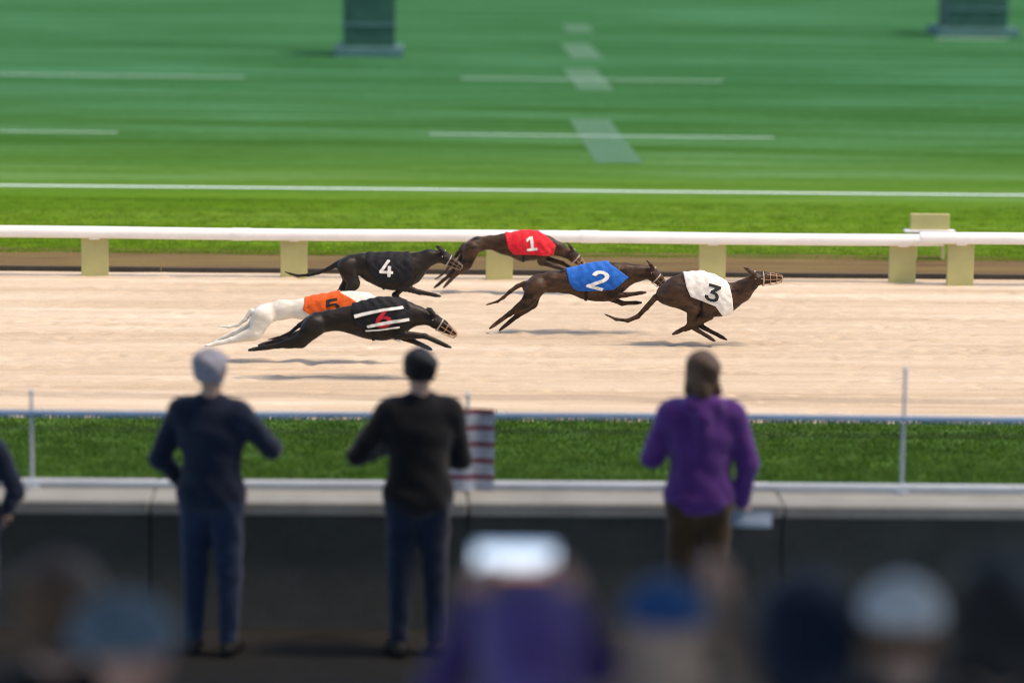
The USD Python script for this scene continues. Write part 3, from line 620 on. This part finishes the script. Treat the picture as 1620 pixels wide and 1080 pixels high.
def rotz(p, a): c, s = math.cos(a), math.sin(a); p = np.asarray(p, float); return np.stack([p[..., 0] * c - p[..., 1] * s, p[..., 0] * s + p[..., 1] * c, p[..., 2]], -1)
HEADC = np.array([0, 0.0, 1.50])
HEAD = [((0, -0.020, 1.665), 0.086, (0, 0.018, 1.655), 0.082, 1.0, 0.03), ((0, 0.030, 1.60), 0.058, (0, 0.058, 1.562), 0.034, 1.0, 0.03),
        ((0, 0.080, 1.640), 0.010, (0, 0.104, 1.612), 0.014, 1.0, 0.012), ((-0.03, 0.078, 1.668), 0.012, (0.03, 0.078, 1.668), 0.012, 1.0, 0.012),
        ((-0.018, 0.084, 1.583), 0.010, (0.018, 0.084, 1.583), 0.010, 1.0, 0.01),
        ((-0.083, -0.005, 1.655), 0.013, (-0.088, -0.012, 1.620), 0.010, 1.0, 0.01), ((0.083, -0.005, 1.655), 0.013, (0.088, -0.012, 1.620), 0.010, 1.0, 0.01)]
def person(px, row_top, y, label, arms, top, legs, face=0.0, turn=0.0, skin_m=None, hair=None, hair_len=0.0, hat=None, hood=None, hem=0.84, slim=1.0, group=None, grid=0.009):
    """arms: {-1: (elbow, wrist, hand direction), 1: ...} in a 1.75 m body frame, x right, y ahead"""
    skin_m = skin_m or SKIN
    P = on_y(px, row_top, y); zf = terrace_z(y); h = P[2] - zf + (0.0 if not (hat or hood) else -0.02); u = h / 1.755
    O = np.array([P[0], y, zf]); root = thing('person', O, label, 'person', group=group or 'spectators watching the race')
    def hd(b): return (rotz(np.asarray(b[0]), turn), b[1], rotz(np.asarray(b[2]), turn), *b[3:])
    head = [hd(b) for b in HEAD]
    torso = [((0, 0, 0.95), 0.125, (0, 0.0, 1.12), 0.115, 0.78, 0.05), ((-0.055, 0, 1.28), 0.125, (0.055, 0, 1.28), 0.125, 0.8, 0.05), ((0, 0, 1.12), 0.12, (0, 0, 1.30), 0.13, 0.8, 0.05),
             ((-0.15, -0.01, 1.405), 0.065, (0.15, -0.01, 1.405), 0.065, 0.95, 0.05), ((-0.06, 0, 0.93), 0.115, (0.06, 0, 0.93), 0.115, 0.85, 0.05)]
    neck = [((0, -0.015, 1.42), 0.062, (0, 0.0, 1.58), 0.054, 1.0, 0.03)]
    legb, shoe = [], []
    for s in (-1, 1):
        legb += [((s * .085, 0, .90), .088, (s * .10, .015, .49), .058, 1, .03), ((s * .10, .01, .49), .056, (s * .105, -.01, .10), .038, 1, .02)]
        shoe += [((s * .107, -.045, .045), .042, (s * .125, .14, .032), .036, 1, .03), ((s * .107, -.02, .05), .045, (s * .107, -.012, .11), .042, 1, .03)]
    armb, hands = [], []
    grips = {}
    for s in (-1, 1):
        el, wr, hdir = [np.asarray(q, float) for q in arms[s]]
        sh = np.array([s * 0.185, -0.01, 1.40])
        armb += [(sh, .052, el, .043, 1, .03), (el, .042, wr, .030, 1, .02)]
        hdir = hdir / np.linalg.norm(hdir); side = np.cross(hdir, [0, 0, 1.0]); side = side / np.linalg.norm(side) if np.linalg.norm(side) > 1e-3 else np.array([1.0, 0, 0]); nrm = np.cross(side, hdir)
        pc = wr + hdir * 0.05; grips[s] = wr + hdir * 0.10
        hands.append((wr, .027, pc + hdir * 0.02, .026, 1, .02)); hands.append((pc - side * .022 + hdir * .02, .018, pc + side * .022 + hdir * .02, .018, 1, .02))
        for i, (q, L) in enumerate(((-.032, .062), (-.011, .075), (.011, .07), (.032, .055))):
            a0 = pc + side * q + hdir * .035; a1 = a0 + hdir * L * .55 - nrm * .006; a2 = a1 + hdir * L * .35 - nrm * L * .45
            hands += [(a0, .0095, a1, .009, 1, .008), (a1, .009, a2, .0075, 1, .006)]
        t0 = pc - side * s * -.03; t1 = t0 + side * s * .025 + hdir * .03 - nrm * .02
        hands += [(t0, .012, t1, .010, 1, .012), (t1, .010, t1 + hdir * .028 - nrm * .008, .008, 1, .006)]
    def place(m): v = np.array(m.vertices) * u; m.vertices = rotz(v, face); return m
    allb = torso + neck + head + legb + armb + hands + [(np.asarray(a), ra * .8, np.asarray(c), rc * .8, w, k) for a, ra, c, rc, w, k in shoe]
    F = Field(*bounds(allb, .03), grid).add(allb); m = F.mesh()
    obj('body', place(m), skin_m, root, smooth=True)
    eyes = []
    for s in (-1, 1):
        c = rotz(np.array([s * .031, .080, 1.652]), turn); e = ellipsoid(c, (.012, .011, .010)); obj('eye', place(e), EYE, root, smooth=True)
    def grow(bs, g): return [(b[0], b[1] + g, b[2], b[3] + g, *b[4:]) for b in bs]
    def shell(bs, cuts, name, mat, gr=0.012, wob=0.003):
        Fs = Field(*bounds(bs, .03), gr).add(bs); A, B, C = np.meshgrid(*Fs.ax, indexing='ij'); G = Fs.F + (wob * np.sin(A * 31 + C * 17 + 2 * np.sin(B * 23 + C * 9)) + wob * .6 * np.sin(C * 47 + A * 12)).astype(np.float32)
        for c in cuts: G = np.maximum(G, c(A, B, C).astype(np.float32))
        return obj(name, place(Fs.mesh(G)), mat, root, smooth=True)
    # coat with sleeves and collar, trousers, shoes
    collar = [((-0.045, -0.02, 1.475), .050, (0.045, -0.02, 1.475), .050, 1.1, .03)]
    coat = grow(torso, .028) + grow(armb, .020) + collar + [((0, 0, hem + .10), .165, (0, 0, 1.1), .15, .75, .05)]
    if hood == 'down': coat += [((-0.07, -0.09, 1.47), .055, (0.07, -0.09, 1.47), .055, .9, .04), ((0, -.13, 1.40), .05, (0, -.12, 1.30), .03, .8, .04)]
    shell(coat, [lambda A, B, C: hem - C + .006 * np.sin(A * 20)], 'coat', top)
    shell(grow(legb, .016) + [(a, r + .016, c, r2 + .016, w, k) for a, r, c, r2, w, k in (torso[0], torso[4])], [lambda A, B, C: .075 - C, lambda A, B, C: C - 1.02], 'trousers', legs)
    shell(shoe, [lambda A, B, C: .004 - C], 'shoes', SHOEM, .011, 0)
    def hl(A, B): c, s = math.cos(-turn), math.sin(-turn); return A * c - B * s, A * s + B * c
    sk = [hd(((0, -0.024, 1.670), 0.093, (0, 0.010, 1.662), 0.090, 1.0, 0.03))]
    if hair is not None:
        hb = grow(sk, .012)
        if hair_len: hb += [hd(((0, -.055, 1.64), .075, (0, -.075, 1.60 - hair_len), .055, 1.0, .03)), hd(((-.06, -.02, 1.64), .04, (-.075, -.03, 1.60 - hair_len), .03, 1.0, .03)), hd(((.06, -.02, 1.64), .04, (.075, -.03, 1.60 - hair_len), .03, 1.0, .03))]
        def facecut(A, B, C):
            a, b = hl(A, B); return np.minimum(b - .035 + .25 * np.abs(a), 1.70 - C + 0.5 * np.maximum(.02 - b, 0) * 0) if not hair_len else np.minimum(b - .045, 1.705 - C)
        if hat: facecut0 = facecut; facecut = lambda A, B, C: np.maximum(facecut0(A, B, C), C - 1.655)
        shell(hb, [facecut, lambda A, B, C: (1.585 - hair_len * 1.3) + .006 * np.sin(A * 90) - C], 'hair', hair, .008, .0065)
    if hat is not None:
        kind, hm = hat
        if kind == 'beanie':
            shell(grow(sk, .020), [lambda A, B, C: 1.652 - C], 'knit_hat', hm, .008, .003)
            ring = np.array([[.112 * math.cos(q), -.008 + .122 * math.sin(q), 1.662] for q in np.linspace(0, 2 * math.pi, 40, endpoint=False)])
            obj('hat_band', place(tube(rotz(ring, turn), .017, 8, close=True)), hm, root, smooth=True)
        else:
            shell(grow(sk, .014), [lambda A, B, C: 1.672 - C], 'cap', hm, .008, .002)
            br = [hd(((-.045, .085, 1.682), .014, (.045, .085, 1.682), .014, 2.2, .02)), hd(((-.03, .13, 1.672), .011, (.03, .13, 1.672), .011, 2.2, .02))]
            shell(br, [], 'cap_peak', hm, .007, 0)
    if hood == 'up':
        hb = grow(sk, .030) + [hd(((0, -.03, 1.62), .105, (0, -.04, 1.50), .100, 1.0, .05)), ((-.08, -.03, 1.45), .07, (.08, -.03, 1.45), .07, 1.0, .05), hd(((0, -.10, 1.70), .05, (0, -.12, 1.62), .06, 1, .05))]
        def open_(A, B, C): a, b = hl(A, B); return np.where(C > 1.50, b - .070, -1.0)
        shell(hb, [open_, lambda A, B, C: 1.42 - C], 'hood', top, .010, .004)
    g = {s: O + rotz(grips[s] * u, face) for s in grips}
    return root, O, u, g

REST = {-1: ((-.27, -.02, 1.12), (-.26, .10, .90), (0, .3, -1)), 1: ((.27, -.02, 1.12), (.26, .10, .90), (0, .3, -1))}
FRONT = {-1: ((-.27, .06, 1.14), (-.10, .28, 1.20), (.5, .8, .3)), 1: ((.27, .06, 1.14), (.10, .28, 1.20), (-.5, .8, .3))}
OUT = {-1: ((-.34, .03, 1.16), (-.13, .25, 1.16), (.8, .5, .1)), 1: ((.25, .02, 1.12), (.12, .26, 1.08), (-.6, .8, .2))}
SHOOT = {-1: ((-.24, .20, 1.36), (-.125, .40, 1.60), (.25, .3, 1)), 1: ((.24, .20, 1.36), (.125, .40, 1.60), (-.25, .3, 1))}
POCK = {-1: ((-.30, -.03, 1.13), (-.22, .12, .98), (.4, .4, -.8)), 1: ((.30, -.03, 1.13), (.22, .12, .98), (-.4, .4, -.8))}

person(334, 556, 16.35, 'grey haired person in dark navy jacket and blue jeans at the wall, left', {-1: POCK[-1], 1: ((.33, .08, 1.20), (.16, .30, 1.24), (-.5, .8, .2))}, NAVY, DENIM, face=-.25, turn=-.2, hair=H_GREY, hem=.86)
person(664, 553, 16.35, 'black clad person with arm bent outward standing at the wall left of centre', OUT, BLACKC, NAVY, face=.2, turn=-.1, hair=H_BLACK, hem=.82)
rootC, OC, uC, gC = person(1112, 552, 16.35, 'brown haired person in bright purple coat leaning at the wall', {-1: FRONT[-1], 1: ((.27, -.01, 1.13), (.25, .06, .90), (0, .25, -1))}, PURPLE, BROWNC, hair=H_BROWN, hair_len=.06, hood='down', hem=.84)
person(-48, 630, 16.3, 'person in dark navy clothes cut by the left edge at the wall', POCK, NAVY, DENIM, hair=H_BLACK)

person(92, 886, 7.25, 'brown haired person in dark clothes at bottom left corner', POCK, BLACKC, NAVY, turn=.25, hair=H_BROWN, hair_len=.02)
person(200, 936, 6.75, 'person in grey blue knitted hat with face turned right', POCK, DARKGREY, NAVY, turn=-1.15, skin_m=SKIN2, hat=('beanie', GREYB))
r3, O3, u3, g3 = person(838, 920, 6.70, 'person in violet hooded top holding up a bright phone with both hands', SHOOT, PURPLE2, NAVY, hood='up', hair=H_BROWN, skin_m=SKIN2)
SHOOT1 = {-1: POCK[-1], 1: ((.27, .18, 1.40), (.17, .34, 1.60), (-.1, .3, 1))}
r4, O4, u4, g4 = person(1054, 908, 6.85, 'blond person in bright blue cap raising a dark phone', SHOOT1, TAN, NAVY, turn=-.15, hair=H_BLOND, hair_len=.10, hat=('cap', BLUECAP))
person(1278, 912, 7.05, 'person in dark navy hood between the blue cap and the pale cap', POCK, NAVY, BLACKC, hood='up', hair=H_BROWN, turn=.1)
person(1430, 908, 6.9, 'person in pale grey cap at bottom right', POCK, DARKGREY, NAVY, hat=('cap', WHITEC), hair=H_BROWN, turn=-.3)
person(1578, 888, 6.1, 'black haired person in black coat, largest figure at bottom right corner', POCK, BLACKC, BLACKC, hair=H_BLACK, hair_len=.04, turn=.15)

# things held and hung
def screen_mat(name, stops, strength, half):
    return look(name, {'t': ('texture_coordinate', {}), 'x': ('separate_xyz', {}), 'r': ('map_range', {'from_min': -half, 'from_max': half, 'clamp': True}),
                       'n': ('noise_texture', {'scale': 30.0, 'detail': 2.0}), 'm': ('math', {'math_type': 'multiply_add', 'value2': 0.18}),
                       'c': ('rgb_ramp', {'ramp': stops}), 'e': ('emission', {'strength': strength})},
                [('t.object', 'x.vector'), ('x.z', 'r.value'), ('t.object', 'n.vector'), ('n.fac', 'm.value1'), ('r.result', 'm.value3'), ('m.value', 'c.fac'), ('c.color', 'e.color')], surface='e.emission')
SCREEN = screen_mat('bright_screen', [(0.0, (0.30, 0.12, 0.03)), (0.33, (0.36, 0.16, 0.05)), (0.36, (0.10, 0.22, 0.12)), (0.42, (0.62, 0.78, 1.0)), (0.8, (0.80, 0.90, 1.0)), (1.0, (0.45, 0.65, 1.0))], 0.75, 0.034)
SCREEN2 = screen_mat('dim_screen', [(0.0, (0.20, 0.10, 0.04)), (0.4, (0.10, 0.07, 0.06)), (0.6, (0.06, 0.06, 0.07)), (1.0, (0.10, 0.08, 0.09))], 0.12, 0.05)
CASE = plain('dark_phone_case', (0.012, 0.012, 0.014), 0.35, 20, 0.2)
def phone(c, w, h, label, scr, tilt=0.0):
    t = thing('mobile_phone', c, label, 'phone', rotz=tilt, group='phones held up by spectators')
    obj('case', cbox(-w / 2, w / 2, 0.0, 0.009, -h / 2, h / 2, 0.003), CASE, t)
    obj('screen', box(-w / 2 + .006, w / 2 - .006, -0.0012, -0.0002, -h / 2 + .005, h / 2 - .005), scr, t)
c3 = (g3[-1] + g3[1]) / 2 + np.array([0, .01, 0.0])
q3 = on_y(815, 886, c3[1]); phone((q3[0], c3[1], q3[2]), 0.20, 0.078, 'mobile phone with bright pale screen held up sideways over the violet hood', SCREEN)
q4 = on_y(1150, 925, g4[1][1]); phone((q4[0], g4[1][1] + .02, q4[2]), 0.075, 0.12, 'dark mobile phone raised beside the blue cap', SCREEN2, .15)
PAPER = plain('pale_blue_paper', (0.45, 0.55, 0.68), 0.8, 20, 0.08)
pr = thing('race_programme', (gC[1][0] + .05, gC[1][1] - .05, gC[1][2] - .01), 'pale blue folded paper held low beside the purple coat', 'paper', rotz=-.1)
pp = box(-.11, .11, -.002, .0, -.045, .045).subdivide().subdivide().subdivide(); pp.vertices[:, 1] += 0.9 * pp.vertices[:, 0] ** 2 + .01 * np.sin(pp.vertices[:, 2] * 40)
obj('front_leaf', pp, PAPER, pr, smooth=30)
p2 = pp.copy(); p2.apply_translation((.004, .006, -.003)); obj('back_leaf', p2, PAPER, pr, smooth=30)

# striped scarf-like cloth hung over the fence beside the black clad person
x0, x1 = on_y(708, 700, YF - .03)[0], on_y(782, 700, YF - .03)[0]; zt, zb = fz(643), fz(785)
M1, M2 = fabric('maroon_stripe', (0.20, 0.03, 0.06)), fabric('pale_stripe', (0.42, 0.47, 0.58))
bn = thing('striped_cloth', ((x0 + x1) / 2, YF - .03, 0), 'pale blue and maroon striped cloth hanging on the fence', 'cloth')
ns = 11
for k in range(ns):
    z0 = zb + (zt - zb) * k / ns; z1 = zb + (zt - zb) * (k + 1) / ns; mar = k % 2 == 0
    if True:
        g = box(-(x1 - x0) / 2, (x1 - x0) / 2, -.003, .003, z0 + (.010 if mar else -.010), z1 - (.010 if mar else -.010)).subdivide().subdivide().subdivide()
        g.vertices[:, 1] += .012 * np.sin(g.vertices[:, 0] * 38) + (0.0015 if mar else 0)
        obj('stripe', g, M1 if mar else M2, bn, smooth=30)

# ------------------------------------------------------------------ grass blades
def tuft(seed, n, h, spread):
    r = np.random.RandomState(seed); V, Fc = [], []
    for _ in range(n):
        a, L, b = r.uniform(0, 2 * np.pi), h * r.uniform(.6, 1.2), r.uniform(0, 2 * np.pi); c = np.array([r.normal(0, spread), r.normal(0, spread), -.01])
        w = .004; d = np.array([math.cos(a), math.sin(a), 0]) * w; lean = np.array([math.cos(b), math.sin(b), 0]) * L * r.uniform(.2, .8); k = len(V)
        V += [c - d, c + d, c + lean * .35 + [0, 0, L * .6] - d * .7, c + lean * .35 + [0, 0, L * .6] + d * .7, c + lean + [0, 0, L * .9]]
        Fc += [(k, k + 1, k + 3), (k, k + 3, k + 2), (k + 2, k + 3, k + 4)]
    return trimesh.Trimesh(np.array(V), np.array(Fc), process=False)
def blade_mat(name, lo, hi):
    return look(name, {'o': ('object_info', {}), 'r': ('rgb_ramp', {'ramp': [(0, lo), (1, hi)]}), 'p': ('principled_bsdf', {'roughness': .6, 'specular_ior_level': .25}),
                       't': ('translucent_bsdf', {}), 'x': ('mix_closure', {'fac': .35})},
                [('o.random', 'r.fac'), ('r.color', 'p.base_color'), ('r.color', 't.color'), ('p.BSDF', 'x.closure1'), ('t.BSDF', 'x.closure2')], surface='x.closure')
def instancer(name, label, pts, protos, mat, smin=.7, smax=1.3):
    pi = UsdGeom.PointInstancer.Define(stage, '/World/' + name); tag(pi, label, 'grass', kind='stuff'); rel = pi.CreatePrototypesRel()
    for i, m in enumerate(protos):
        o = obj('tuft', m, mat, pi); rel.AddTarget(o.GetPath())
    n = len(pts); r = np.random.RandomState(n); from pxr import Vt
    pi.CreateProtoIndicesAttr(Vt.IntArray.FromNumpy(r.randint(0, len(protos), n).astype(np.int32)))
    pi.CreatePositionsAttr(Vt.Vec3fArray.FromNumpy(pts.astype(np.float32)))
    a = r.uniform(0, 2 * np.pi, n) / 2; pi.CreateOrientationsAttr(Vt.QuathArray([Gf.Quath(float(math.cos(q)), 0, 0, float(math.sin(q))) for q in a]))
    sc = r.uniform(smin, smax, n); pi.CreateScalesAttr(Vt.Vec3fArray.FromNumpy(np.stack([sc, sc, sc], 1).astype(np.float32)))
TUFTS = [tuft(i, 14, .05, .035) for i in range(4)]
TUFTS_S = [tuft(i + 9, 14, .035, .05) for i in range(4)]
n = 14000; X = nrs.uniform(-5.2, 5.4, n); Yb = nrs.uniform(WALL_BACK + .03, Y_TRACK_OUT + .10, n) + np.abs(nrs.normal(0, .05, n))
dens = np.asarray(meshkit.fbm(np.stack([X * .5, Yb * 2.2, 0 * X], -1)))
instancer('bank_grass', 'short green grass growing on the bank behind the fence', np.stack([X, Yb, bank_z(Yb)], -1), TUFTS, blade_mat('bank_blades', (0.022, 0.07, 0.006), (0.10, 0.19, 0.02)))
n = 20000; X = nrs.uniform(-9, 9, n); Yi = Y_SOIL - .12 + 5.0 * nrs.uniform(0, 1, n) ** 2.2
keep = np.asarray(meshkit.fbm(np.stack([X * .4, Yi * 1.5, 0 * X + 3], -1))) > -.25
instancer('infield_grass', 'bright yellow green rough grass just inside the white rail', np.stack([X, Yi, 0 * X + .004], -1)[keep], TUFTS_S, blade_mat('infield_blades', (0.065, 0.165, 0.005), (0.20, 0.29, 0.012)), .6, 1.1)
